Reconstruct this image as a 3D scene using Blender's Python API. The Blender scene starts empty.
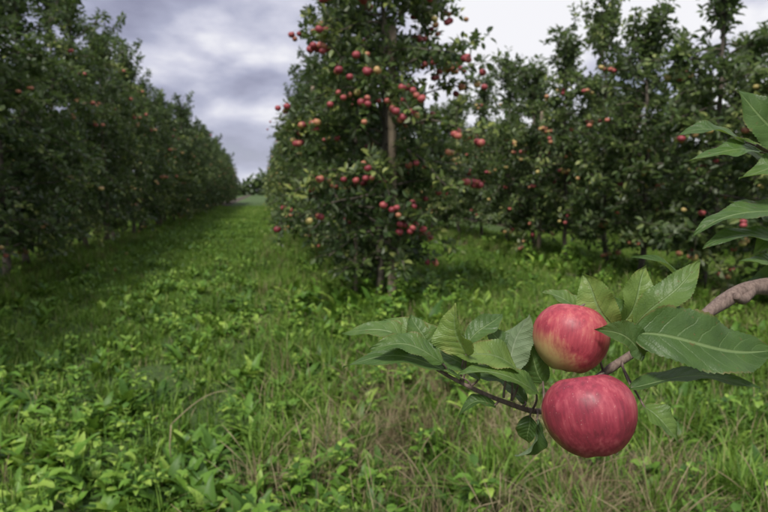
import bpy, math, random
import numpy as np
from mathutils import Vector, Matrix, noise
rng = np.random.default_rng(7)
random.seed(7)
scene = bpy.context.scene
COL = scene.collection

# ------------------------------------------------------------------ helpers
def link(o):
    COL.objects.link(o); return o
def empty(name, loc=(0,0,0)):
    e = bpy.data.objects.new(name, None); e.empty_display_size = .1; e.location = loc
    return link(e)

class MB:
    """triangle mesh builder with a per-face random attribute"""
    def __init__(s): s.v=[]; s.f=[]; s.m=[]; s.r=[]; s.uv=[]; s.n=0
    def add(s, v, f, mat=0, rnd=0.5, uv=None):
        v=np.asarray(v,float).reshape(-1,3); f=np.asarray(f,int).reshape(-1,3)
        s.v.append(v); s.f.append(f+s.n); s.n+=len(v)
        s.m.append(np.full(len(f),mat,int))
        s.r.append(np.broadcast_to(np.asarray(rnd,float),(len(f),)).copy())
        s.uv.append(np.zeros((len(v),2)) if uv is None else np.asarray(uv,float).reshape(-1,2))
    def tube(s, pts, rad, sides=6, mat=0, rnd=.5):
        P=np.asarray(pts,float); k=len(P); rad=np.broadcast_to(np.asarray(rad,float),(k,))
        T=np.gradient(P,axis=0); T/= (np.linalg.norm(T,axis=1,keepdims=True)+1e-9)
        ref=np.array([0.31,0.17,.93]);
        if abs(T.mean(0)@ref)>.8*np.linalg.norm(T.mean(0)): ref=np.array([.95,.2,.1])
        A=np.cross(T,ref); A/=(np.linalg.norm(A,axis=1,keepdims=True)+1e-9); B=np.cross(T,A)
        a=np.linspace(0,2*np.pi,sides,endpoint=False)
        V=P[:,None,:]+rad[:,None,None]*(np.cos(a)[None,:,None]*A[:,None,:]+np.sin(a)[None,:,None]*B[:,None,:])
        F=[]
        for i in range(k-1):
            for j in range(sides):
                j2=(j+1)%sides; p=i*sides+j;q=i*sides+j2;r_=q+sides;t=p+sides
                F+= [(p,t,r_),(p,r_,q)]
        n0=k*sides
        V=np.vstack([V.reshape(-1,3),P[:1],P[-1:]])
        for j in range(sides):
            j2=(j+1)%sides
            F+=[(n0,j,j2),(n0+1,(k-1)*sides+j2,(k-1)*sides+j)]
        s.add(V,F,mat,rnd)
    def mesh(s, name, mats):
        V=np.vstack(s.v); F=np.vstack(s.f); me=bpy.data.meshes.new(name)
        me.vertices.add(len(V)); me.vertices.foreach_set('co',V.ravel())
        me.loops.add(len(F)*3); me.loops.foreach_set('vertex_index',F.ravel())
        me.polygons.add(len(F)); me.polygons.foreach_set('loop_start',np.arange(0,len(F)*3,3))
        me.polygons.foreach_set('loop_total',np.full(len(F),3))
        for m in mats: me.materials.append(m)
        me.polygons.foreach_set('material_index',np.concatenate(s.m))
        me.polygons.foreach_set('use_smooth',np.ones(len(F),bool))
        me.update(calc_edges=True)
        a=me.attributes.new('rnd','FLOAT','FACE'); a.data.foreach_set('value',np.concatenate(s.r))
        uvl=me.uv_layers.new(name='UVMap'); uv=np.vstack(s.uv)[F.ravel()]
        uvl.data.foreach_set('uv',uv.ravel())
        me.validate(); return me

def nrm(a): return a/(np.linalg.norm(a,axis=-1,keepdims=True)+1e-9)

# ------------------------------------------------------------------ materials
def newmat(name):
    m=bpy.data.materials.new(name); m.use_nodes=True; nt=m.node_tree; nt.nodes.clear()
    return m,nt
def N(nt,t,**k):
    n=nt.nodes.new(t)
    for a,b in k.items():
        if a in n.inputs: n.inputs[a].default_value=b
        else: setattr(n,a,b)
    return n
def ramp(nt,fac,stops):
    r=nt.nodes.new('ShaderNodeValToRGB'); el=r.color_ramp.elements
    while len(el)<len(stops): el.new(.5)
    for e,(p,c) in zip(el,stops): e.position=p; e.color=(*c,1)
    nt.links.new(fac,r.inputs[0]); return r.outputs[0]
def math_(nt,op,a,b=None,c=None):
    n=nt.nodes.new('ShaderNodeMath'); n.operation=op
    for i,x in enumerate((a,b,c)):
        if x is None: continue
        if isinstance(x,(int,float)): n.inputs[i].default_value=x
        else: nt.links.new(x,n.inputs[i])
    return n.outputs[0]
def mix(nt,f,a,b):
    n=nt.nodes.new('ShaderNodeMix'); n.data_type='RGBA'
    for i,x in ((0,f),(6,a),(7,b)):
        if isinstance(x,(int,float)): n.inputs[i].default_value=x
        elif isinstance(x,tuple): n.inputs[i].default_value=(*x,1)
        else: nt.links.new(x,n.inputs[i])
    return n.outputs[2]
def smooth(nt,x,lo,hi,a=0.,b=1.):
    n=nt.nodes.new('ShaderNodeMapRange'); n.interpolation_type='SMOOTHSTEP'
    nt.links.new(x,n.inputs[0]); n.inputs[1].default_value=lo;n.inputs[2].default_value=hi;n.inputs[3].default_value=a;n.inputs[4].default_value=b
    return n.outputs[0]

def foliage_mat(name, stops, under=None, rough=.5, trans=.3, nscale=.8, spec=.4, tcol=(.20,.34,.03)):
    m,nt=newmat(name); L=nt.links
    at=N(nt,'ShaderNodeAttribute',attribute_name='rnd')
    geo=N(nt,'ShaderNodeNewGeometry')
    no=N(nt,'ShaderNodeTexNoise',Scale=nscale,Detail=1.)
    L.new(geo.outputs['Position'],no.inputs['Vector'])
    oi=N(nt,'ShaderNodeObjectInfo')
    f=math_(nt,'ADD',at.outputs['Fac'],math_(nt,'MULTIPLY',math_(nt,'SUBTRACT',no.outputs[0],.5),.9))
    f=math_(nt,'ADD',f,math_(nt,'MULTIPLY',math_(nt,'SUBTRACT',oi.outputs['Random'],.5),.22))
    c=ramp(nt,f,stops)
    if under: c=mix(nt,geo.outputs['Backfacing'],c,mix(nt,.7,c,under))
    p=N(nt,'ShaderNodeBsdfPrincipled',Roughness=rough)
    p.inputs['Specular IOR Level'].default_value=spec
    L.new(c,p.inputs['Base Color'])
    t=N(nt,'ShaderNodeBsdfTranslucent')
    tc=mix(nt,.5,c,tcol); L.new(tc,t.inputs['Color'])
    ms=N(nt,'ShaderNodeMixShader'); ms.inputs[0].default_value=trans
    L.new(p.outputs[0],ms.inputs[1]);L.new(t.outputs[0],ms.inputs[2])
    o=N(nt,'ShaderNodeOutputMaterial'); L.new(ms.outputs[0],o.inputs[0]); return m

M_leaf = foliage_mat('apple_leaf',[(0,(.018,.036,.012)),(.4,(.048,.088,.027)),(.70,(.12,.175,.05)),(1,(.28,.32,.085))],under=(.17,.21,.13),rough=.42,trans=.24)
M_leaf_sunlit= foliage_mat('apple_leaf_sunlit',[(0,(.030,.054,.018)),(.4,(.080,.130,.042)),(.70,(.17,.23,.07)),(1,(.32,.36,.12))],under=(.22,.26,.17),rough=.42,trans=.30)  # lighter copy of the crown leaf: right row's sunlight put into the colour
M_grass= foliage_mat('grass_blades',[(0,(.04,.09,.015)),(.4,(.13,.25,.036)),(.8,(.25,.39,.065)),(1,(.40,.43,.16))],rough=.5,trans=.33,nscale=.9,spec=.3,tcol=(.26,.38,.04))
M_weed = foliage_mat('weed_leaf',[(0,(.05,.12,.020)),(.45,(.15,.30,.040)),(1,(.35,.50,.09))],rough=.48,trans=.3,nscale=1.2,spec=.35,tcol=(.26,.38,.04))
M_dry  = foliage_mat('dry_grass',[(0,(.13,.10,.055)),(.5,(.28,.22,.125)),(1,(.42,.36,.22))],rough=.7,trans=.15,nscale=2.,spec=.2)

def bark_mat(name,c1,c2,scale):
    m,nt=newmat(name);L=nt.links
    tc=N(nt,'ShaderNodeTexCoord'); mp=N(nt,'ShaderNodeMapping'); mp.inputs['Scale'].default_value=(1,1,.35)
    L.new(tc.outputs['Object'],mp.inputs[0])
    n=N(nt,'ShaderNodeTexNoise',Scale=scale,Detail=6.,Roughness=.65); L.new(mp.outputs[0],n.inputs['Vector'])
    c=ramp(nt,n.outputs[0],[(.3,c1),(.7,c2)])
    p=N(nt,'ShaderNodeBsdfPrincipled',Roughness=.85); L.new(c,p.inputs['Base Color'])
    b=N(nt,'ShaderNodeBump',Strength=.7,Distance=.01*30/scale); L.new(n.outputs[0],b.inputs['Height']); L.new(b.outputs[0],p.inputs['Normal'])
    o=N(nt,'ShaderNodeOutputMaterial'); L.new(p.outputs[0],o.inputs[0]); return m
M_bark=bark_mat('bark',(.05,.04,.032),(.20,.17,.135),30)
M_twig=bark_mat('twig_bark',(.09,.06,.05),(.27,.20,.165),350)
M_post=bark_mat('weathered_wood',(.13,.10,.07),(.30,.24,.17),30)

# small apples in the crowns
def crown_apple():
    m,nt=newmat('crown_apple_skin');L=nt.links
    at=N(nt,'ShaderNodeAttribute',attribute_name='rnd')
    geo=N(nt,'ShaderNodeNewGeometry'); no=N(nt,'ShaderNodeTexNoise',Scale=22.,Detail=2.); L.new(geo.outputs['Position'],no.inputs['Vector'])
    f=math_(nt,'ADD',at.outputs['Fac'],math_(nt,'MULTIPLY',math_(nt,'SUBTRACT',no.outputs[0],.5),.8))
    c=ramp(nt,f,[(0,(.22,.03,.045)),(.42,(.38,.07,.08)),(.70,(.48,.20,.11)),(1,(.48,.40,.14))])
    p=N(nt,'ShaderNodeBsdfPrincipled',Roughness=.5); L.new(c,p.inputs['Base Color'])
    o=N(nt,'ShaderNodeOutputMaterial'); L.new(p.outputs[0],o.inputs[0]); return m
M_capple=crown_apple()

# ------------------------------------------------------------------ terrain
ROWS=[-7.6,-3.4,1.12,4.9,8.7,12.6]
def gz(x,y):
    z=.035*noise.noise(Vector((x*.5,y*.5,0)))+.02*noise.noise(Vector((x*1.7,y*1.7,3)))
    for r in ROWS: z+=.05*math.exp(-((x-r)/.55)**2)
    for t in (-2.0,-.45): z-=.03*math.exp(-((x-t)/.2)**2)
    return z
def lines(vals): return np.array(sorted(set(np.round(vals,3))))
xs=lines(np.concatenate([np.arange(-10,14.01,.2),-10-np.geomspace(.5,500,26),14+np.geomspace(.5,500,26)]))
ys=lines(np.concatenate([np.arange(-4,30.01,.25),-4-np.geomspace(.5,300,22),30+np.geomspace(.5,900,36)]))
b=MB(); nx,ny=len(xs),len(ys)
V=[(x,y,gz(x,y)) for y in ys for x in xs]
F=[]
for j in range(ny-1):
    for i in range(nx-1):
        a=j*nx+i; F+=[(a,a+1,a+nx+1),(a,a+nx+1,a+nx)]
b.add(V,F)
m,nt=newmat('orchard_ground');L=nt.links
geo=N(nt,'ShaderNodeNewGeometry'); sp=N(nt,'ShaderNodeSeparateXYZ'); L.new(geo.outputs['Position'],sp.inputs[0])
n1=N(nt,'ShaderNodeTexNoise',Scale=1.3,Detail=8.,Roughness=.7);L.new(geo.outputs['Position'],n1.inputs['Vector'])
n2=N(nt,'ShaderNodeTexNoise',Scale=24.,Detail=6.,Roughness=.7);L.new(geo.outputs['Position'],n2.inputs['Vector'])
g=ramp(nt,n2.outputs[0],[(.25,(.025,.045,.010)),(.6,(.065,.12,.022)),(.85,(.12,.20,.04))])
s_=ramp(nt,n2.outputs[0],[(.25,(.025,.018,.012)),(.55,(.065,.048,.032)),(.85,(.15,.115,.07))])
row=None
for r in ROWS:
    d=math_(nt,'ABSOLUTE',math_(nt,'SUBTRACT',sp.outputs[0],r))
    w=smooth(nt,d,.3,.9,1,0)
    row=w if row is None else math_(nt,'MAXIMUM',row,w)
f=smooth(nt,math_(nt,'ADD',math_(nt,'MULTIPLY',row,.5),math_(nt,'MULTIPLY',n1.outputs[0],.7)),.45,.72)
c=mix(nt,f,g,s_)
p=N(nt,'ShaderNodeBsdfPrincipled',Roughness=.95);L.new(c,p.inputs['Base Color'])
bp=N(nt,'ShaderNodeBump',Strength=.8,Distance=.03);L.new(n2.outputs[0],bp.inputs['Height']);L.new(bp.outputs[0],p.inputs['Normal'])
o=N(nt,'ShaderNodeOutputMaterial');L.new(p.outputs[0],o.inputs[0])
link(bpy.data.objects.new('ground',b.mesh('ground',[m])))

# ------------------------------------------------------------------ leaves (vectorised, crown scale)
LT=np.array([(0,0,0),(.34,.40,.05),(.34,0,-.06),(.34,-.40,.05),(.70,.34,.03),(.70,0,-.08),(.70,-.34,.03),(1,0,-.16)],float)
LF=np.array([(0,2,1),(0,3,2),(1,2,5),(1,5,4),(2,3,6),(2,6,5),(4,5,7),(5,6,7)])
def add_leaves(b,pos,dirs,ups,length,width,mat,rnd):
    n=len(pos); d=nrm(dirs); s=nrm(np.cross(ups,d)); u=np.cross(d,s)
    T=LT[None]; l=length[:,None,None]; w=width[:,None,None]
    V=pos[:,None,:]+T[:,:,0:1]*l*d[:,None,:]+T[:,:,1:2]*w*s[:,None,:]+T[:,:,2:3]*l*u[:,None,:]
    F=(LF[None]+(np.arange(n)*8)[:,None,None]).reshape(-1,3)
    b.add(V.reshape(-1,3),F,mat,np.repeat(rnd,8))

def sphere_tris(seg,rings):
    V=[];F=[]
    for i in range(rings+1):
        ph=math.pi*i/rings
        r=math.sin(ph)*(1+.06*math.cos(ph)); z=math.cos(ph)*.92
        z-= .28*math.exp(-(r/.28)**2)*(1 if z>0 else -0.7)
        for j in range(seg):
            a=2*math.pi*j/seg; V.append((r*math.cos(a),r*math.sin(a),z))
    for i in range(rings):
        for j in range(seg):
            j2=(j+1)%seg;p=i*seg+j;q=i*seg+j2
            F+=[(p,p+seg,q+seg),(p,q+seg,q)]
    return np.array(V),np.array(F)
AV,AF=sphere_tris(12,9)

def make_tree(name,seed,H,R,nb,apples,z0=.7,leafscale=1.,topR=.5,ripe=.35,dens=1.,keep=None,per=5,top=.86,leafmat=None,sdv=.25):
    g=np.random.default_rng(seed); b=MB()
    def U(a,c,n=None): return g.uniform(a,c,n)
    k=14; zz=np.linspace(-.08,H*.93,k)
    wob=np.cumsum(g.normal(0,.022,(k,2)),axis=0); wob-=wob[0]
    TP=np.column_stack([wob,zz]); TR=.036*(1-zz.clip(0)/H)**.8+.006; TR[0]*=1.5
    b.tube(TP,TR,9,0)
    lp=[];ld=[];lu=[]; spots=[]; tint=[]
    ga=0
    for i in range(nb):
        t=(i+.5)/nb; z=z0+(H*.95-z0)*t**.95
        ga+=2.4+U(-.4,.4)
        up=t>top
        prof=(.70+.30*math.sin(min(1,t/.3)*math.pi/2)) if t<.3 else 1-(1-topR)*((t-.3)/.7)**1.2
        Ln=R*prof*U(.6,1.25)
        el=math.radians(U(45,85) if up else U(-4,42)); 
        if up: Ln=U(.3,.95)
        base=np.array([np.interp(z,zz,TP[:,0]),np.interp(z,zz,TP[:,1]),z])
        d=np.array([math.cos(ga)*math.cos(el),math.sin(ga)*math.cos(el),math.sin(el)])
        s=np.linspace(0,1,8); side=nrm(np.cross(d,[0,0,1.]))*U(-.15,.15)
        droop=(.05 if up else U(.15,.6))*Ln
        P=base+d*Ln*s[:,None]+side*np.sin(s*3)[:,None]*Ln-np.array([0,0,1.])*(droop*s**2)[:,None]
        P+=np.vstack([[0,0,0],g.normal(0,.012,(7,3))])
        P[:,2]=np.maximum(P[:,2],.12)
        b.tube(P,np.linspace(.013,.003,8)*(1.3-t*.5),5,0)
        segs=[(P,.18 if not up else 0)]
        for q in range(int(5*dens+.5)):
            a=U(.15,1); bp_=np.array([np.interp(a,s,P[:,c]) for c in range(3)])
            dd=nrm(d*.6+nrm(g.normal(size=3))*.9+np.array([0,0,.3])); l2=U(.14,.42)*(1.0 if not up else .6)
            ss=np.linspace(0,1,4)
            Q=bp_+dd*l2*ss[:,None]-np.array([0,0,1.])*(U(0,.12)*ss**2)[:,None]
            b.tube(Q,np.linspace(.005,.002,4),3,0); segs.append((Q,0.1))
        bt_=g.normal(0,.13)
        for (Q,st) in segs:
            ll=np.linalg.norm(np.diff(Q,axis=0),axis=1).sum(); n=max(2,int(ll/.062))
            ts=st+(1-st)*(np.arange(n)+U(0,1,n))/n
            x=ts*(len(Q)-1); i0=np.minimum(x.astype(int),len(Q)-2); fr=(x-i0)[:,None]
            C=Q[i0]*(1-fr)+Q[i0+1]*fr; ax=nrm(Q[i0+1]-Q[i0])
            m_=per
            C=np.repeat(C,m_,axis=0); ax=np.repeat(ax,m_,axis=0)
            rr=nrm(g.normal(size=(len(C),3)))
            dv=nrm(rr+ax*.35+np.array([0,0,.05])); 
            lp.append(C+dv*U(.01,.04,len(C))[:,None]); ld.append(dv); lu.append(nrm(g.normal(size=(len(C),3))*.55+np.array([0,0,1.])+rr*.1))
            tint.append(np.full(len(C),bt_+g.normal(0,.08)))
            spots.append(Q[-1]); 
            if len(Q)>5: spots+= [Q[4],Q[6],Q[7]]
    lp=np.vstack(lp);ld=np.vstack(ld);lu=np.vstack(lu); tint=np.concatenate(tint)
    if keep is not None:
        kk=keep(lp); lp,ld,lu,tint=lp[kk],ld[kk],lu[kk],tint[kk]
    n=len(lp)
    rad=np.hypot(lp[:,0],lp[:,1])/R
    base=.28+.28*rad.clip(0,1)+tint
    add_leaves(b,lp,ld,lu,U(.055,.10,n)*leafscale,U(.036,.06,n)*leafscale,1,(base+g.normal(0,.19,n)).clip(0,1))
    spots=np.array(spots); sr=np.hypot(spots[:,0],spots[:,1])
    cand=np.where((sr>R*.55)&(sr<R*1.2))[0]
    cnt=0
    while cnt<apples and len(cand):
        c=spots[g.choice(cand)]
        for q in range(g.integers(1,4)):
            r=U(.026,.039); pos=c+np.array([g.normal(0,.055),g.normal(0,.055),-.035-U(0,.07)]); pos[:2]*=1.02
            A=Matrix.Rotation(U(-.5,.5),3,'X')@Matrix.Rotation(U(-.5,.5),3,'Y')
            b.add(AV*r@np.array(A).T+pos,AF,2,min(1,max(0,g.normal(ripe,sdv))))
            st=np.array([pos+[0,0,r*.6],(pos+c)/2+[0,0,r*.6],c]); b.tube(st,[.0015,.0012,.0015],3,0)
            cnt+=1
    me=b.mesh(name,[M_bark,leafmat or M_leaf,M_capple]); return me,n

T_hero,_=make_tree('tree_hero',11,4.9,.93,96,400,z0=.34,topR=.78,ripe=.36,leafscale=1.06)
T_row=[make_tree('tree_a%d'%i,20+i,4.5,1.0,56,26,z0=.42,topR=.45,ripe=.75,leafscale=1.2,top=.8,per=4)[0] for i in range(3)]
T_right=[make_tree('tree_b%d'%i,40+i,3.75,.98,58,58,z0=.46,topR=.46,ripe=.68,leafscale=1.16,top=.78,per=4,leafmat=M_leaf_sunlit,sdv=.33)[0] for i in range(4)]

def put(name,me,x,y,rz,s=1.,sz=None):
    o=link(bpy.data.objects.new(name,me)); o.location=(x,y,gz(x,y)-.0)
    o.rotation_euler=(random.uniform(-.03,.03),random.uniform(-.03,.03),rz); o.scale=(s,s,sz or s); return o

# centre row
put('apple_tree',T_hero,1.13,5.95,.6)
y=7.35
while y<62:
    put('apple_tree',random.choice(T_row+[T_hero]) if y<14 else random.choice(T_row),1.12+random.uniform(-.08,.08),y,random.uniform(0,6.28),random.uniform(.86,.98),random.uniform(.76,.96))
    y+=random.uniform(1.25,1.6)
# left row
y=3.4
while y<62:
    put('apple_tree',random.choice(T_row),-3.42+random.uniform(-.1,.1),y,random.uniform(0,6.28),random.uniform(.95,1.2),random.uniform(.80,1.08))
    y+=random.uniform(1.15,1.5)
# right row
ry=[4.7,5.9,7.0,8.0,9.2,10.4,11.5]
while ry[-1]<45: ry.append(ry[-1]+random.uniform(1.15,1.6))
rs=[.80,.96,.88,1.0,.94,.86,.98]
for i,y in enumerate(ry):
    s=rs[i] if i<len(rs) else random.uniform(.82,1.0)
    put('apple_tree',T_right[i%4] if i<8 else random.choice(T_right),4.95+random.uniform(-.1,.1),y,random.uniform(0,6.28),random.uniform(.92,1.06),s)
for rx,y0,y1 in ((-7.6,8,32),(8.7,6,32),(12.6,8,30)):
    y=y0
    while y<y1:
        put('apple_tree',random.choice(T_right),rx+random.uniform(-.1,.1),y,random.uniform(0,6.28),random.uniform(1.,1.12),random.uniform(.88,1.02))
        y+=random.uniform(1.5,1.9)

# support stakes
def post(x,y,h,r=.035):
    b=MB(); z=np.linspace(-.1,h,10)
    b.tube(np.column_stack([np.sin(z*2)*.004,np.cos(z*1.3)*.004,z]),np.full(10,r)*np.linspace(1.03,.95,10),12,0)
    o=link(bpy.data.objects.new('wooden_stake',b.mesh('stake',[M_post]))); o.location=(x,y,gz(x,y)); return o
post(1.24,5.80,2.75,.042); post(.86,5.75,.75,.02)
for y in (12.3,19,26,34): post(1.0,y,3.3); post(-3.3,y+1.4,3.2); post(4.9,y-2.2,2.6)

# ------------------------------------------------------------------ grass
def blades(b,n,size,hmin,hmax,w,mat,g,rmean=.45,lean=.5,cx=0,cy=0,clump=0):
    if clump:
        c=g.uniform(-size/2,size/2,(clump,2)); P=c[g.integers(0,clump,n)]+g.normal(0,.035,(n,2))
    else: P=g.uniform(-size/2,size/2,(n,2))
    P=P+np.array([cx,cy])
    a=g.uniform(0,2*np.pi,n); h=g.uniform(hmin,hmax,n); ln=np.abs(g.normal(0,lean,n))
    D=np.column_stack([np.cos(a),np.sin(a)]); S=np.column_stack([-np.sin(a),np.cos(a)])
    V=np.zeros((n,7,3)); ts=[0,.35,.7,1]
    for k,t in enumerate(ts):
        ctr=P+D*(h*ln*t**1.8)[:,None]; z=h*(t-.35*ln.clip(0,1.2)*t**2)-.01
        ww=(w*(1-.25*t) if t<1 else 0)
        for sgn,idx in (((-1,2*k),(1,2*k+1)) if t<1 else ((0,6),)):
            V[:,idx,:2]=ctr+S*(sgn*ww/2); V[:,idx,2]=z
    Ft=np.array([(0,1,3),(0,3,2),(2,3,5),(2,5,4),(4,5,6)])
    F=(Ft[None]+(np.arange(n)*7)[:,None,None]).reshape(-1,3)
    r=(g.normal(rmean,.22,n)).clip(0,1)
    b.add(V.reshape(-1,3),F,mat,np.repeat(r,5))
short=[];tall=[];far=[]
for i in range(5):
    g=np.random.default_rng(100+i); b=MB()
    blades(b,1400,1.0,.03,.09,.007,0,g); blades(b,600,1.0,.06,.18,.006,0,g,clump=18); blades(b,90,1.0,.05,.14,.004,1,g)
    short.append(b.mesh('short_grass%d'%i,[M_grass,M_dry]))
    b=MB()
    blades(b,1000,1.0,.05,.14,.007,0,g,.38); blades(b,900,1.0,.12,.28,.007,0,g,.42,.8,clump=22); blades(b,220,1.0,.1,.28,.004,1,g,clump=30)
    tall.append(b.mesh('tall_grass%d'%i,[M_grass,M_dry]))
    b=MB()
    blades(b,1200,1.0,.05,.13,.014,0,g); blades(b,300,1.0,.08,.2,.012,0,g,clump=22)
    far.append(b.mesh('far_grass%d'%i,[M_grass,M_dry]))
grass=empty('grass')
def child(par,me,x,y,rz,s,nm,tilt=0.):
    o=link(bpy.data.objects.new(nm,me)); o.parent=par; o.location=(x,y,gz(x,y)); o.rotation_euler=(random.uniform(-tilt,tilt),random.uniform(-tilt,tilt),rz); o.scale=(s if isinstance(s,tuple) else (s,s,s)); return o
yy=.4
while yy<46:
    st=.9 if yy<16 else 1.35; sc=1 if yy<16 else 1.5
    xx=-9.5 if yy<16 else -5
    while xx<(13.5 if yy<16 else 7):
        x=xx+random.uniform(-.05,.05); y=yy+random.uniform(-.05,.05)
        dr=min(abs(x-r) for r in ROWS)
        istall = dr<.75 or (x>1.6 and y<6.5)
        me=random.choice(far if yy>16 else (tall if istall else short))
        child(grass,me,x,y,random.randint(0,3)*math.pi/2+random.uniform(-.1,.1),(sc,sc,random.uniform(.75,1.15)),'tuft_patch')
        xx+=st
    yy+=st

# ------------------------------------------------------------------ broad-leaved weeds
def weed(seed,n,lmin,lmax,wr,lobed,upr,stem=0):
    g=np.random.default_rng(seed); b=MB()
    for i in range(n):
        az=g.uniform(0,6.28); Ln=g.uniform(lmin,lmax); W=Ln*wr*g.uniform(.8,1.2); K=10
        el=g.uniform(*upr); t=np.linspace(0,1,K)
        ang=el-t**1.3*g.uniform(.5,1.5)
        dx=np.concatenate([[0],np.cumsum(np.cos(ang[:-1]))])*Ln/(K-1); dz=np.concatenate([[0],np.cumsum(np.sin(ang[:-1]))])*Ln/(K-1)
        if stem: dz=dz+g.uniform(0,stem)
        prof=np.sin(np.pi*np.clip(t,0,1)**.75)**.8*(t<1)*np.where(t<.2,.45,1)
        if lobed: prof=prof*(.62+.38*np.abs(np.sin(t*14+i)))
        prof=np.maximum(prof,.05); prof[-1]=0.02
        V=[];U_=[]
        wv=g.uniform(0,6)
        for k in range(K):
            for s in (-1,-.5,0,.5,1):
                x=dx[k]; y_=s*W*.5*prof[k]; z=dz[k]+abs(s)*W*.14*prof[k]+.05*W*math.sin(t[k]*14+wv+s*2)*abs(s)
                V.append((x*math.cos(az)-y_*math.sin(az)+g.normal(0,.0001),x*math.sin(az)+y_*math.cos(az),z))
                U_.append((t[k],s*.5+.5))
        F=[]
        for k in range(K-1):
            for s in range(4):
                a=k*5+s; F+=[(a,a+5,a+6),(a,a+6,a+1)]
        V=np.array(V); V[:,:2]+=g.normal(0,.014,2); b.add(V,F,0,float(np.clip(g.normal(.46,.3),0,1)),U_)
    if stem: b.tube([(0,0,-.02),(.004,0,stem*.5),(0,.006,stem)],[.003,.0025,.0015],5,0,.4)
    return b.mesh('weed%d'%seed,[M_weed])
W_=[weed(1,14,.09,.19,.30,True,(.5,1.3)),weed(2,16,.10,.20,.26,True,(.4,1.2)),weed(3,12,.06,.13,.45,False,(.5,1.3)),weed(4,10,.11,.20,.30,False,(.7,1.4)),weed(5,24,.04,.08,.55,False,(.3,1.2),.10),weed(6,30,.035,.07,.5,False,(.1,1.1),.2)]
weeds=empty('broadleaf_weeds')
cnt=0
while cnt<6400:
    y=1.0+22*random.random()**2.2; x=random.uniform(-4.2,6)
    dn=noise.noise(Vector((x*.8,y*.8,9)))
    p_=1.0 if x<1.1 else .65
    if x>.45 and x<1.9 and y<3.2: p_=.5
    if random.random()>p_*(.75+1.0*dn): continue
    child(weeds,random.choice(W_),x,y,random.uniform(0,6.28),random.uniform(.55,1.2),'weed_plant',.2); cnt+=1
for i in range(90):
    child(weeds,W_[random.choice((4,5,3))],1.2+random.gauss(0,.42),5.9+random.gauss(0,.5),random.uniform(0,6.28),random.uniform(1.2,2.0),'weed_plant',.2)
for i in range(160):
    child(weeds,W_[random.choice((4,5,3))],4.9+random.gauss(0,.35),random.uniform(4.5,12),random.uniform(0,6.28),random.uniform(1.0,1.9),'weed_plant',.2)

# dry grass tufts
dryT=[]
for i in range(3):
    g=np.random.default_rng(300+i); b=MB()
    blades(b,110,.20,.08,.26,.0032,0,g,.45,1.0)
    for q in range(4):
        a=g.uniform(0,6.28); h=g.uniform(.2,.34); l=g.uniform(.05,.25); t=np.linspace(0,1,7)
        P=np.column_stack([np.cos(a)*l*t**2,np.sin(a)*l*t**2,h*t]); b.tube(P,[.001]*5+[.0024,.0008],4,0,.6)
    dryT.append(b.mesh('dry_tuft%d'%i,[M_dry]))
dry=empty('dry_grass')
for i in range(95):
    x=random.gauss(.85,.42); y=random.uniform(1.6,3.6)
    child(dry,random.choice(dryT),x,y,random.uniform(0,6.28),random.uniform(.5,.95),'dry_tuft',.25)
for i in range(150):
    x=random.choice(ROWS[1:4])+random.gauss(0,.4); y=random.uniform(4,25)
    child(dry,random.choice(dryT),x,y,random.uniform(0,6.28),random.uniform(.5,.9),'dry_tuft',.25)
# arching straw
b=MB(); t=np.linspace(0,1,12)
b.tube(np.column_stack([.24*t,.02*t,.20+.13*np.sin(t*1.7)]),np.linspace(.0028,.0014,12),5,0,1.)
b.tube([(0,0,-.02),(-.01,0,.1),(0,0,.2)],[.003,.003,.0028],5,0,1.)
o=link(bpy.data.objects.new('straw_stem',b.mesh('straw',[M_dry]))); o.location=(-.42,2.65,.03)

# fallen fruit under the left row
b=MB()
for i in range(60):
    x=-3.3+random.gauss(0,.45); y=random.uniform(7,30); r=random.uniform(.028,.038)
    b.add(AV*r+np.array([x,y,gz(x,y)+.05]),AF,0,random.uniform(.5,1))
link(bpy.data.objects.new('fallen_apples',b.mesh('fallen',[M_capple])))

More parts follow.
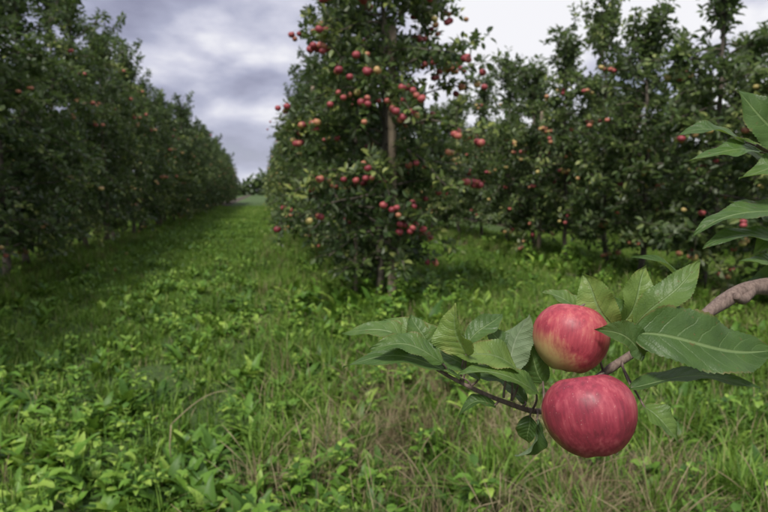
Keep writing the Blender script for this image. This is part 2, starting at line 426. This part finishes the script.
# ------------------------------------------------------------------ foreground leaf / apple materials
def hero_leaf_mat():
    m,nt=newmat('apple_leaf_close');L=nt.links
    uv=N(nt,'ShaderNodeUVMap'); sp=N(nt,'ShaderNodeSeparateXYZ'); L.new(uv.outputs[0],sp.inputs[0])
    u=sp.outputs[0]; v=math_(nt,'MULTIPLY',math_(nt,'ABSOLUTE',math_(nt,'SUBTRACT',sp.outputs[1],.5)),2)
    geo=N(nt,'ShaderNodeNewGeometry'); at=N(nt,'ShaderNodeAttribute',attribute_name='rnd')
    tc=N(nt,'ShaderNodeTexCoord')
    n1=N(nt,'ShaderNodeTexNoise',Scale=60.,Detail=4.);L.new(tc.outputs['Object'],n1.inputs['Vector'])
    n2=N(nt,'ShaderNodeTexVoronoi',Scale=700.);L.new(tc.outputs['Object'],n2.inputs['Vector'])
    x=math_(nt,'MULTIPLY',math_(nt,'SUBTRACT',math_(nt,'ADD',u,math_(nt,'MULTIPLY',n1.outputs[0],.08)),math_(nt,'MULTIPLY',math_(nt,'POWER',v,1.3),.20)),8.)
    fr=math_(nt,'ABSOLUTE',math_(nt,'SUBTRACT',math_(nt,'FRACT',x),.5))
    side=smooth(nt,fr,.0,.07,1,0); sidefade=smooth(nt,v,.4,1,1,.1); side=math_(nt,'MULTIPLY',side,sidefade)
    mid=smooth(nt,v,.02,.09,1,0)
    vein=math_(nt,'MAXIMUM',math_(nt,'MULTIPLY',side,.32),math_(nt,'MULTIPLY',mid,.9))
    f=math_(nt,'ADD',at.outputs['Fac'],math_(nt,'MULTIPLY',math_(nt,'SUBTRACT',n1.outputs[0],.5),.7))
    lam=ramp(nt,f,[(0,(.032,.070,.020)),(.45,(.078,.150,.036)),(.8,(.17,.26,.06)),(1,(.30,.36,.10))])
    top=mix(nt,vein,lam,(.20,.29,.11))
    und=mix(nt,math_(nt,'MULTIPLY',vein,.8),mix(nt,.7,lam,(.22,.29,.17)),(.29,.36,.22))
    n3=N(nt,'ShaderNodeTexNoise',Scale=210.,Detail=2.);L.new(tc.outputs['Object'],n3.inputs['Vector'])
    top=mix(nt,smooth(nt,n3.outputs[0],.68,.74,0,.65),top,(.16,.10,.04))
    rim=math_(nt,'MULTIPLY',smooth(nt,v,.88,1.,0,1),smooth(nt,n1.outputs[0],.5,.62,0,.7))
    top=mix(nt,rim,top,(.22,.15,.06))
    c=mix(nt,geo.outputs['Backfacing'],top,und)
    p=N(nt,'ShaderNodeBsdfPrincipled'); L.new(c,p.inputs['Base Color'])
    p.inputs['Specular IOR Level'].default_value=.4
    L.new(math_(nt,'ADD',math_(nt,'MULTIPLY',geo.outputs['Backfacing'],.2),.45),p.inputs['Roughness'])
    h=math_(nt,'ADD',math_(nt,'MULTIPLY',vein,-1.0),math_(nt,'MULTIPLY',n2.outputs[0],.25))
    h=math_(nt,'ADD',h,math_(nt,'MULTIPLY',fr,1.0))
    bp=N(nt,'ShaderNodeBump',Strength=.65,Distance=.0010);L.new(h,bp.inputs['Height']);L.new(bp.outputs[0],p.inputs['Normal'])
    t=N(nt,'ShaderNodeBsdfTranslucent'); L.new(mix(nt,.5,lam,(.32,.46,.05)),t.inputs[0])
    ms=N(nt,'ShaderNodeMixShader');ms.inputs[0].default_value=.30;L.new(p.outputs[0],ms.inputs[1]);L.new(t.outputs[0],ms.inputs[2])
    o=N(nt,'ShaderNodeOutputMaterial');L.new(ms.outputs[0],o.inputs[0]);return m
M_hleaf=hero_leaf_mat()

def apple_mat(name,yel_dir,yel_amt,reds,yel):
    m,nt=newmat(name);L=nt.links
    tc=N(nt,'ShaderNodeTexCoord'); ob=tc.outputs['Object']
    nn=N(nt,'ShaderNodeVectorMath',operation='NORMALIZE');L.new(ob,nn.inputs[0])
    dp=N(nt,'ShaderNodeVectorMath',operation='DOT_PRODUCT');L.new(nn.outputs[0],dp.inputs[0]);dp.inputs[1].default_value=yel_dir
    mp=N(nt,'ShaderNodeMapping');mp.inputs['Scale'].default_value=(1,1,.16);L.new(nn.outputs[0],mp.inputs[0])
    st=N(nt,'ShaderNodeTexNoise',Scale=11.,Detail=5.,Roughness=.6);L.new(mp.outputs[0],st.inputs['Vector'])
    bl=N(nt,'ShaderNodeTexNoise',Scale=1.8,Detail=3.);L.new(nn.outputs[0],bl.inputs['Vector'])
    f=math_(nt,'ADD',math_(nt,'MULTIPLY',st.outputs[0],.5),math_(nt,'MULTIPLY',bl.outputs[0],.5))
    red=ramp(nt,f,[(.36,reds[0]),(.5,reds[1]),(.64,reds[2])])
    y=math_(nt,'ADD',dp.outputs['Value'],math_(nt,'MULTIPLY',math_(nt,'SUBTRACT',f,.5),1.1))
    yf=smooth(nt,y,1-yel_amt,1.05)
    c=mix(nt,yf,red,yel)
    for sc,th in ((11.,.13),(19.,.12)):
        vo=N(nt,'ShaderNodeTexVoronoi',Scale=sc,Randomness=1.);L.new(nn.outputs[0],vo.inputs['Vector'])
        sp=smooth(nt,vo.outputs['Distance'],th*.55,th,1,0)
        sel=N(nt,'ShaderNodeSeparateColor');L.new(vo.outputs['Color'],sel.inputs[0])
        sp=math_(nt,'MULTIPLY',sp,smooth(nt,sel.outputs[0],.25,.8,.05,.6))
        c=mix(nt,sp,c,(.62,.38,.32))
    sx=N(nt,'ShaderNodeSeparateXYZ');L.new(nn.outputs[0],sx.inputs[0])
    cav=smooth(nt,sx.outputs[2],.90,.99,0,.8); c=mix(nt,cav,c,(.22,.17,.05))
    c=mix(nt,.05,c,(.45,.40,.43))     # waxy bloom
    p=N(nt,'ShaderNodeBsdfPrincipled');L.new(c,p.inputs['Base Color'])
    rn=N(nt,'ShaderNodeTexNoise',Scale=5.,Detail=4.);L.new(nn.outputs[0],rn.inputs['Vector'])
    L.new(smooth(nt,rn.outputs[0],.3,.7,.38,.54),p.inputs['Roughness'])
    p.inputs['Subsurface Weight'].default_value=.06;p.inputs['Subsurface Radius'].default_value=(.01,.003,.002)
    p.inputs['Specular IOR Level'].default_value=.42
    bp=N(nt,'ShaderNodeBump',Strength=.18,Distance=.0006);L.new(f,bp.inputs['Height']);L.new(bp.outputs[0],p.inputs['Normal'])
    o=N(nt,'ShaderNodeOutputMaterial');L.new(p.outputs[0],o.inputs[0]);return m

# ------------------------------------------------------------------ foreground branch (its own frame, centimetres)
YAW=math.radians(11.3); PIT=math.radians(6.3)
BR=empty('apple_branch',(.264,.443,1.096)); 
BM=Matrix.Translation((.264,.443,1.096))@Matrix.Rotation(-YAW,4,'Z')@Matrix.Rotation(-PIT,4,'X')
BR.matrix_world=BM

def hero_leaf(b,base,tip,w,nv,bend=.12,fold=.25,rnd=.45,attach=None,twist=0.,seed=0,curl=0.):
    g=np.random.default_rng(seed+500)
    B=np.array(base,float)/100;T=np.array(tip,float)/100; w=w/100
    Ln=np.linalg.norm(T-B); d=(T-B)/Ln; n=np.array(nv,float); n=n-d*(n@d); n/=np.linalg.norm(n); s0=np.cross(n,d)
    K=96; S=11; V=[];UV=[]; ph=g.uniform(0,6.28,4); teeth=27; asym=g.uniform(-.08,.08)
    for k in range(K+1):
        t=k/K
        prof=(math.sin(math.pi*t**.82))**.72 if 0<t<1 else 0
        prof*= (1-.28*t**3)
        if t>.86: prof*= 1-.35*((t-.86)/.14)
        prof*=1+.035*math.sin(t*9+ph[2])
        saw=((t*teeth)%1); prof_e=prof*(1-.075*(1-saw)*(t>.06)*(t<.97))
        tw=twist*t; n2=n*math.cos(tw)+s0*math.sin(tw); s2=-n*math.sin(tw)+s0*math.cos(tw)
        cen=B+d*Ln*t + n*(bend*Ln*(math.sin(math.pi*t)) - curl*Ln*t**3)
        cen=cen+s0*(.07*Ln*math.sin(t*3.1+ph[3]))*t*(1-t)*4
        for j in range(S):
            sv=-1+2*j/(S-1); a=abs(sv)
            pe=(prof*(1-a)+prof_e*a)*(1+asym*(1 if sv>0 else -1))
            h=fold*w*.5*prof*a**1.2 + w*.06*math.sin(t*17+ph[0]+(1.5 if sv>0 else 0))*a*a*prof + w*.07*math.sin(t*7+ph[1]+sv)*a
            V.append(cen+s2*(sv*w*.5*pe)+n2*h); UV.append((t,sv*.5+.5))
    F=[]
    for k in range(K):
        for j in range(S-1):
            a=k*S+j; F+=[(a,a+S,a+S+1),(a,a+S+1,a+1)]
    v0,v1,v2=[V[i] for i in F[(K//2)*2*(S-1)+8]]
    if np.cross(v1-v0,v2-v0)@n<0: F=[(a,c,b_) for a,b_,c in F]
    b.add(V,F,0,rnd,UV)
    if attach is not None:
        A=np.array(attach,float)/100; t=np.linspace(0,1,8)[:,None]; midp=(A+B)/2+ -d*.003+np.array([0,0,.002])
        P=(1-t)**2*A+2*t*(1-t)*midp+t**2*(B+d*.002)
        b.tube(P,np.linspace(.0011,.0008,8),6,1,.5)

bL=MB()
LV=[
 # base, tip, width, normal, bend, fold, rnd, attach, twist, curl
 ((-10.6,-.3,-.2),(-20.5,-1.2,1.3),3.4,(0,-.42,1),.10,.25,.35,(-10,0,-.9),.1,.05),
 ((-13.6,0.5,1.2),(-20.7,2.0,3.9),3.0,(-.2,-.35,1),.12,.2,.55,(-13.2,0,.7),0,.1),
 ((-12.4,-1,1.2),(-18.4,-1.5,2.4),2.8,(0,-.6,1),.14,.3,.5,(-12,0,.1),.2,0),
 ((-13.2,1,1.5),(-17.4,3,4.5),3.0,(-.2,-.8,.7),.1,.3,.6,(-13.4,0,.8),0,.1),
 ((-13.4,1,1.6),(-14.9,2,4.9),2.8,(.2,-.9,.4),.1,.3,.5,(-13.6,0,.9),0,0),
 ((-10.4,-.8,1.7),(-11.5,-1.4,6.1),3.5,(-.55,-1,.1),.05,.55,.85,(-10.6,0,-.6),.5,0),
 ((-10.2,.8,2.3),(-6.8,2.4,5.2),2.2,(0,-.7,.9),.1,.3,.4,(-10.8,0,-.6),0,.1),
 ((-6.9,0,.2),(-4.9,.6,5.1),3.3,(.5,.9,.3),.08,.4,.55,(-7.2,0,-1.9),.7,0),
 ((-4.4,-.4,-1.5),(-11.2,-2.2,.7),3.1,(0,-.45,1),.14,.25,.5,(-4.6,.6,-3.0),0,.05),
 ((-5.6,.2,.1),(-12.0,-.6,1.9),3.0,(0,-.7,.9),.12,.3,.7,(-6.5,.2,-2.2),0,0),
 ((-7.9,-.3,-2.5),(-11.0,-.8,-2.7),1.6,(0,-.6,1),.2,.3,.3,(-7.6,0,-2.1),0,.2),
 ((-4.5,-.6,-3.5),(-6.3,-1.8,-6.3),2.4,(.9,-.6,.4),.15,.5,.2,(-4.2,.8,-3.3),.6,.1),
 ((-4.9,.4,-3.5),(-5.0,.6,-6.0),2.0,(-.5,-.8,.3),.1,.4,.15,(-4.6,.6,-3.1),0,.1),
 ((3.9,-1.5,1.9),(-.9,-3.7,4.3),2.7,(.2,-1,.35),.12,.35,.35,(5.1,1.8,1.8),0,.0),
 ((2.6,-2.6,3.8),(14.9,-1.5,2.4),5.6,(0.05,-.95,.45),.05,.18,.34,(5.3,1.9,1.9),.15,.03),
 ((2.6,-1.8,-.7),(12.9,-2.4,-.2),2.8,(0,-.32,1),.06,.2,.25,(3.3,1.4,1.0),.1,.05),
 ((3.6,-2,-2.1),(6.3,-3,-4.7),2.5,(.5,-.8,.5),.1,.3,.6,(3.1,1.3,.8),0,.1),
 ((2.3,.2,3.9),(-.3,1.0,8.5),3.6,(-.5,-.8,.25),.1,.35,.85,(5.6,2.1,2.0),0,.05),
 ((2.7,.6,4.0),(5.3,.8,9.2),3.2,(.35,-.8,.3),.08,.35,.8,(5.7,2.2,2.1),.3,.05),
 ((3.9,.2,4.1),(9.4,.2,9.5),3.0,(-.35,-.8,.55),.12,.3,.6,(6,2.4,2.2),.1,0),
 ((8.8,2.5,5.8),(3.9,1.0,9.9),1.5,(.4,-.6,.8),.22,.5,.35,(9.6,4,3.4),0,0),
 ((-.2,1.5,5.2),(-3.3,2.2,7.0),2.3,(0,-.6,.9),.12,.3,.6,(1.6,1.2,0),0,.1),
 ((3.6,1.0,2.8),(2.0,1.2,6.6),2.8,(.1,-.9,.1),.1,.3,.45,(5.1,1.8,1.9),0,0),
 ((-6.2,1.4,.2),(-8.4,1.8,4.0),2.8,(.2,-.9,.4),.1,.3,.35,(-6.5,.2,-2.2),0,0),
 ((-3.4,1.6,-1.0),(-5.2,2.0,2.8),2.8,(-.1,-.9,.3),.1,.3,.3,(-3.6,1.2,-3.2),0,0),
 ((-11.5,1.5,.5),(-16.4,2.4,1.6),2.8,(.1,-.6,.9),.1,.3,.3,(-12,0,.1),0,.1),
 ((-9.0,1.0,-.6),(-14.5,1.6,3.2),2.7,(.1,-.7,.8),.1,.3,.45,(-10,0,-.9),0,.1),
 ((-5.0,1.2,-2.6),(-9.2,2.6,-.2),2.6,(0,-.5,1),.1,.3,.2,(-5.5,.4,-2.7),0,.1),
 # right-hand spurs
 ((23.8,10,14.3),(13.4,9,12.4),4.1,(0,-.5,1),.12,.2,.4,(26,11,15.5),0,.05),
 ((24.8,10,11.0),(14.6,9,11.5),3.6,(0,-.62,1),.10,.2,.3,(26.5,11,14),0,.08),
 ((23.8,9,8.0),(17.8,9,9.4),2.8,(0,-.6,1),.1,.2,.45,(25,10,7.3),0,0),
 ((24.6,9,18.9),(17.8,9,17.6),3.3,(0,-.6,1),.1,.25,.5,(26,11,18),0,0),
 ((20.8,10,20.4),(13.4,10,19.8),2.9,(0,-.65,1),.1,.2,.45,(23,11,19.8),0,.05),
 ((19.8,11,21.6),(13.0,11,22.7),2.8,(0,-.7,1),.1,.2,.3,(22.5,11,20.3),0,.05),
 ((24.2,10,20.4),(17.6,9,26.4),4.8,(-.4,-.9,.4),.08,.25,.35,(25,11,19.0),0,0),
 ((27,10,22),(22,10,28.5),4.0,(-.3,-.9,.3),.08,.25,.5,(26,11,19.0),0,0),
 ((24.5,12,13),(18.5,12,15.6),3.6,(0,-.7,.8),.1,.2,.25,(27,11,15),0,0),
 ((24.0,12,18),(17.2,12,21.9),3.4,(0,-.7,.8),.1,.2,.6,(25,11,18.6),0,0),
 ((27,11,9.5),(20,12,6.6),3.4,(0,-.7,.8),.1,.2,.25,(27,10.5,8),0,0),
 ((26,11,13),(19.6,9.5,10.2),3.2,(0,-.6,.8),.1,.25,.6,(27,11,13),0,0),
]
for i,(bs,tp,w,nv,be,fo,rd,at,tw,cu) in enumerate(LV):
    hero_leaf(bL,bs,tp,w,nv,be,fo,rd,at,tw,i,cu)
me=bL.mesh('branch_leaves',[M_hleaf,M_twig])
o=link(bpy.data.objects.new('leaves',me)); o.parent=BR

# near tree (off the right edge of the view) carrying that branch
TX,TY=1.62,.12
inv=BM.inverted()
def loc(wx,wy,wz): return np.array(inv@Vector((wx,wy,wz)))
bt=MB()
def spline(pts,n):
    P=np.array(pts,float);k=len(P);out=[]
    for i in range(n):
        x=i/(n-1)*(k-1);a=min(int(x),k-2);f=x-a
        p0=P[max(a-1,0)];p1=P[a];p2=P[a+1];p3=P[min(a+2,k-1)]
        out.append(.5*((2*p1)+(-p0+p2)*f+(2*p0-5*p1+4*p2-p3)*f*f+(-p0+3*p1-3*p2+p3)*f**3))
    return np.array(out)
main=[(-14.8,0,1.6),(-13.4,0,.84),(-10.7,0,-.67),(-7.5,0,-2.1),(-4.0,1,-3.3),(-1.4,1.6,-2.4),(1.6,1.2,-.1),(5.05,2,1.8),(10.7,4.5,3.7),(17.2,7,6.7),(24.5,10,7.1),(38,12,9)]
MP=np.array(main)/100; MP=np.vstack([MP,[loc(1.1,.28,1.19)],[loc(TX,TY,1.05)]])
rad=[.0009,.0013,.0016,.0019,.0022,.0026,.0031,.0036,.0045,.0072,.0085,.010,.014,.022]
Q=spline(MP,220); R_=np.interp(np.linspace(0,1,220),np.linspace(0,1,len(rad)),rad)
gq=np.random.default_rng(3)
kn=np.interp(np.arange(220),np.arange(0,220,5),gq.uniform(-.06,.22,44))
R_=R_*(1+kn)
bt.tube(Q,R_,14,0)
bt.tube(spline(np.array([(17.6,7,6.6),(16.4,6.0,5.9),(15.4,5.4,6.3)])/100,10),np.linspace(.0065,.0035,10),10,0)
s2=np.vstack([np.array([(20.5,10.5,21.2),(23,11,19.9),(26,11,17.5),(27,11,14.5),(27,10.7,11),(29,10.6,7.6)])/100])
bt.tube(spline(s2,30),np.linspace(.0018,.0042,30),9,0)
bt.tube(spline(np.array([(1.6,1.2,-.1),(1.0,-.4,.2),(-.2,-2.4,.35),(-1.3,-4.3,.15)])/100,12),.0012,7,0)
bt.tube(spline(np.array([(5.0,2,1.8),(3.8,1.6,3.6),(1.2,.8,6.2),(-.9,.2,5.6)])/100,12),.0012,7,0)
o=link(bpy.data.objects.new('twig',bt.mesh('twig',[M_twig]))); o.parent=BR

T_near,_=make_tree('tree_near',77,3.6,.55,34,8,z0=.8,keep=lambda p:(p[:,0]*.55-p[:,1]*.6>-.32))
nt_o=put('apple_tree',T_near,TX,TY,0)

# apples
def hero_apple(name,lx,ly,lz,r,sq,rot,mat,lob=.02,taper=.07):
    seg,rg=72,56; V=[];F=[]
    for i in range(rg+1):
        ph=math.pi*i/rg; c=math.cos(ph); s=math.sin(ph)
        for j in range(seg):
            a=2*math.pi*j/seg
            rr=s*(1+taper*c)*(1+lob*math.cos(5*a+.4)*(.5-.5*c)+.018*math.cos(2*a+1)+.012*math.sin(3*a+c*2))
            z=c*sq+.03*s*math.cos(a+2)
            if c>0: z-=.30*math.exp(-(s/.26)**2)
            else: z+=.24*math.exp(-(s/.22)**2) - lob*.5*math.cos(5*a+.4)*math.exp(-((s-.40)/.2)**2)
            V.append((rr*math.cos(a)*r,rr*math.sin(a)*r,z*r))
    for i in range(rg):
        for j in range(seg):
            j2=(j+1)%seg;p=i*seg+j;q=i*seg+j2; F+=[(p,p+seg,q+seg),(p,q+seg,q)]
    b=MB(); b.add(V,F,0)
    for q in range(5):
        a=q*1.2566+.3; P=np.array([[.03*r*math.cos(a),.03*r*math.sin(a),-r*(sq-.26)],[.10*r*math.cos(a),.10*r*math.sin(a),-r*(sq-.18)],[.08*r*math.cos(a+.2),.08*r*math.sin(a+.2),-r*(sq-.08)]])
        b.tube(P,[.0010,.0011,.0003],5,1)
    o=link(bpy.data.objects.new(name,b.mesh(name,[mat,M_twig])))
    o.matrix_world=BM@Matrix.Translation((lx/100,ly/100,lz/100))@rot
    return o
RX=lambda a:Matrix.Rotation(math.radians(a),4,'X'); RY=lambda a:Matrix.Rotation(math.radians(a),4,'Y')
A1=apple_mat('apple_skin_blush',(-.62,-.10,-.78),.62,((.25,.015,.03),(.42,.045,.065),(.54,.14,.12)),(.46,.34,.12))
A2=apple_mat('apple_skin_red',(-.9,.3,-.3),.2,((.17,.008,.022),(.31,.02,.045),(.46,.08,.10)),(.5,.3,.1))
hero_apple('apple',-1.59,0,3.10,.0308,.97,RY(10)@RX(-8),A1)
hero_apple('apple',-1.72,-5,-2.02,.0340,.94,RY(-8)@RX(-13),A2,.018,.10)

# ------------------------------------------------------------------ distant tree belt
b=MB(); g=np.random.default_rng(5); n=36000
xx=g.uniform(-220,260,n); hmax=4+2.0*np.sin(xx*.09)+1.2*np.sin(xx*.31+1)+g.normal(0,.5,n)
pos=np.column_stack([xx,150+g.uniform(-4,4,n),hmax*g.uniform(0,1,n)**.7])
add_leaves(b,pos,g.normal(size=(n,3)),g.normal(size=(n,3)),g.uniform(.7,1.6,n),g.uniform(.6,1.2,n),0,g.uniform(.1,.6,n))
link(bpy.data.objects.new('distant_trees',b.mesh('distant_trees',[M_leaf])))

# ------------------------------------------------------------------ world
w=bpy.data.worlds.new('World'); scene.world=w; w.use_nodes=True; nt=w.node_tree; nt.nodes.clear(); L=nt.links
SUN_EL=math.radians(54); SUN_AZ=math.radians(215)   # azimuth clockwise from +Y (behind-left of the camera)
sky=N(nt,'ShaderNodeTexSky',sky_type='NISHITA'); sky.sun_disc=False; sky.sun_elevation=SUN_EL; sky.sun_rotation=SUN_AZ
tc=N(nt,'ShaderNodeTexCoord'); sp=N(nt,'ShaderNodeSeparateXYZ'); L.new(tc.outputs['Generated'],sp.inputs[0])
zz=math_(nt,'ADD',math_(nt,'MAXIMUM',sp.outputs[2],0.),.30)
cb=N(nt,'ShaderNodeCombineXYZ'); L.new(math_(nt,'DIVIDE',sp.outputs[0],zz),cb.inputs[0]); L.new(math_(nt,'DIVIDE',sp.outputs[1],zz),cb.inputs[1])
n1=N(nt,'ShaderNodeTexNoise',Scale=2.0,Detail=7.,Roughness=.5,Distortion=.1); L.new(cb.outputs[0],n1.inputs['Vector'])
f=math_(nt,'ADD',math_(nt,'ADD',math_(nt,'MULTIPLY',math_(nt,'SUBTRACT',n1.outputs[0],.5),1.6),.53),math_(nt,'MULTIPLY',sp.outputs[0],.42))
cl=ramp(nt,f,[(.28,(.28,.29,.41)),(.45,(.42,.44,.58)),(.58,(.64,.65,.77)),(.72,(.92,.92,.96))])
hz=smooth(nt,sp.outputs[2],.0,.22,.4,0)
cl=mix(nt,hz,cl,(.68,.70,.80))
bg1=N(nt,'ShaderNodeBackground',Strength=.10); L.new(sky.outputs[0],bg1.inputs[0])
bg2=N(nt,'ShaderNodeBackground',Strength=1.); L.new(cl,bg2.inputs[0])
cov=smooth(nt,n1.outputs[0],.25,.40,.75,1.)
ms=N(nt,'ShaderNodeMixShader'); L.new(cov,ms.inputs[0]); L.new(bg1.outputs[0],ms.inputs[1]); L.new(bg2.outputs[0],ms.inputs[2])
o=N(nt,'ShaderNodeOutputWorld'); L.new(ms.outputs[0],o.inputs[0])
sd=bpy.data.lights.new('sun','SUN'); sd.energy=3.8; sd.angle=math.radians(10); sd.color=(1,.95,.88)
so=link(bpy.data.objects.new('sun',sd))
dv=Vector((math.sin(SUN_AZ)*math.cos(SUN_EL),math.cos(SUN_AZ)*math.cos(SUN_EL),math.sin(SUN_EL)))
so.rotation_euler=dv.to_track_quat('Z','Y').to_euler()

# ------------------------------------------------------------------ camera
cd=bpy.data.cameras.new('camera'); cd.lens=28; cd.sensor_width=36; cd.clip_end=3000; cd.clip_start=.02
cd.dof.use_dof=True; cd.dof.focus_distance=.47; cd.dof.aperture_fstop=12.
co=link(bpy.data.objects.new('camera',cd)); co.location=(0,0,1.25)
co.rotation_euler=(math.radians(90-6.3),0,-YAW)
scene.camera=co
scene.view_settings.view_transform='Standard'; scene.view_settings.look='None'; scene.view_settings.exposure=0
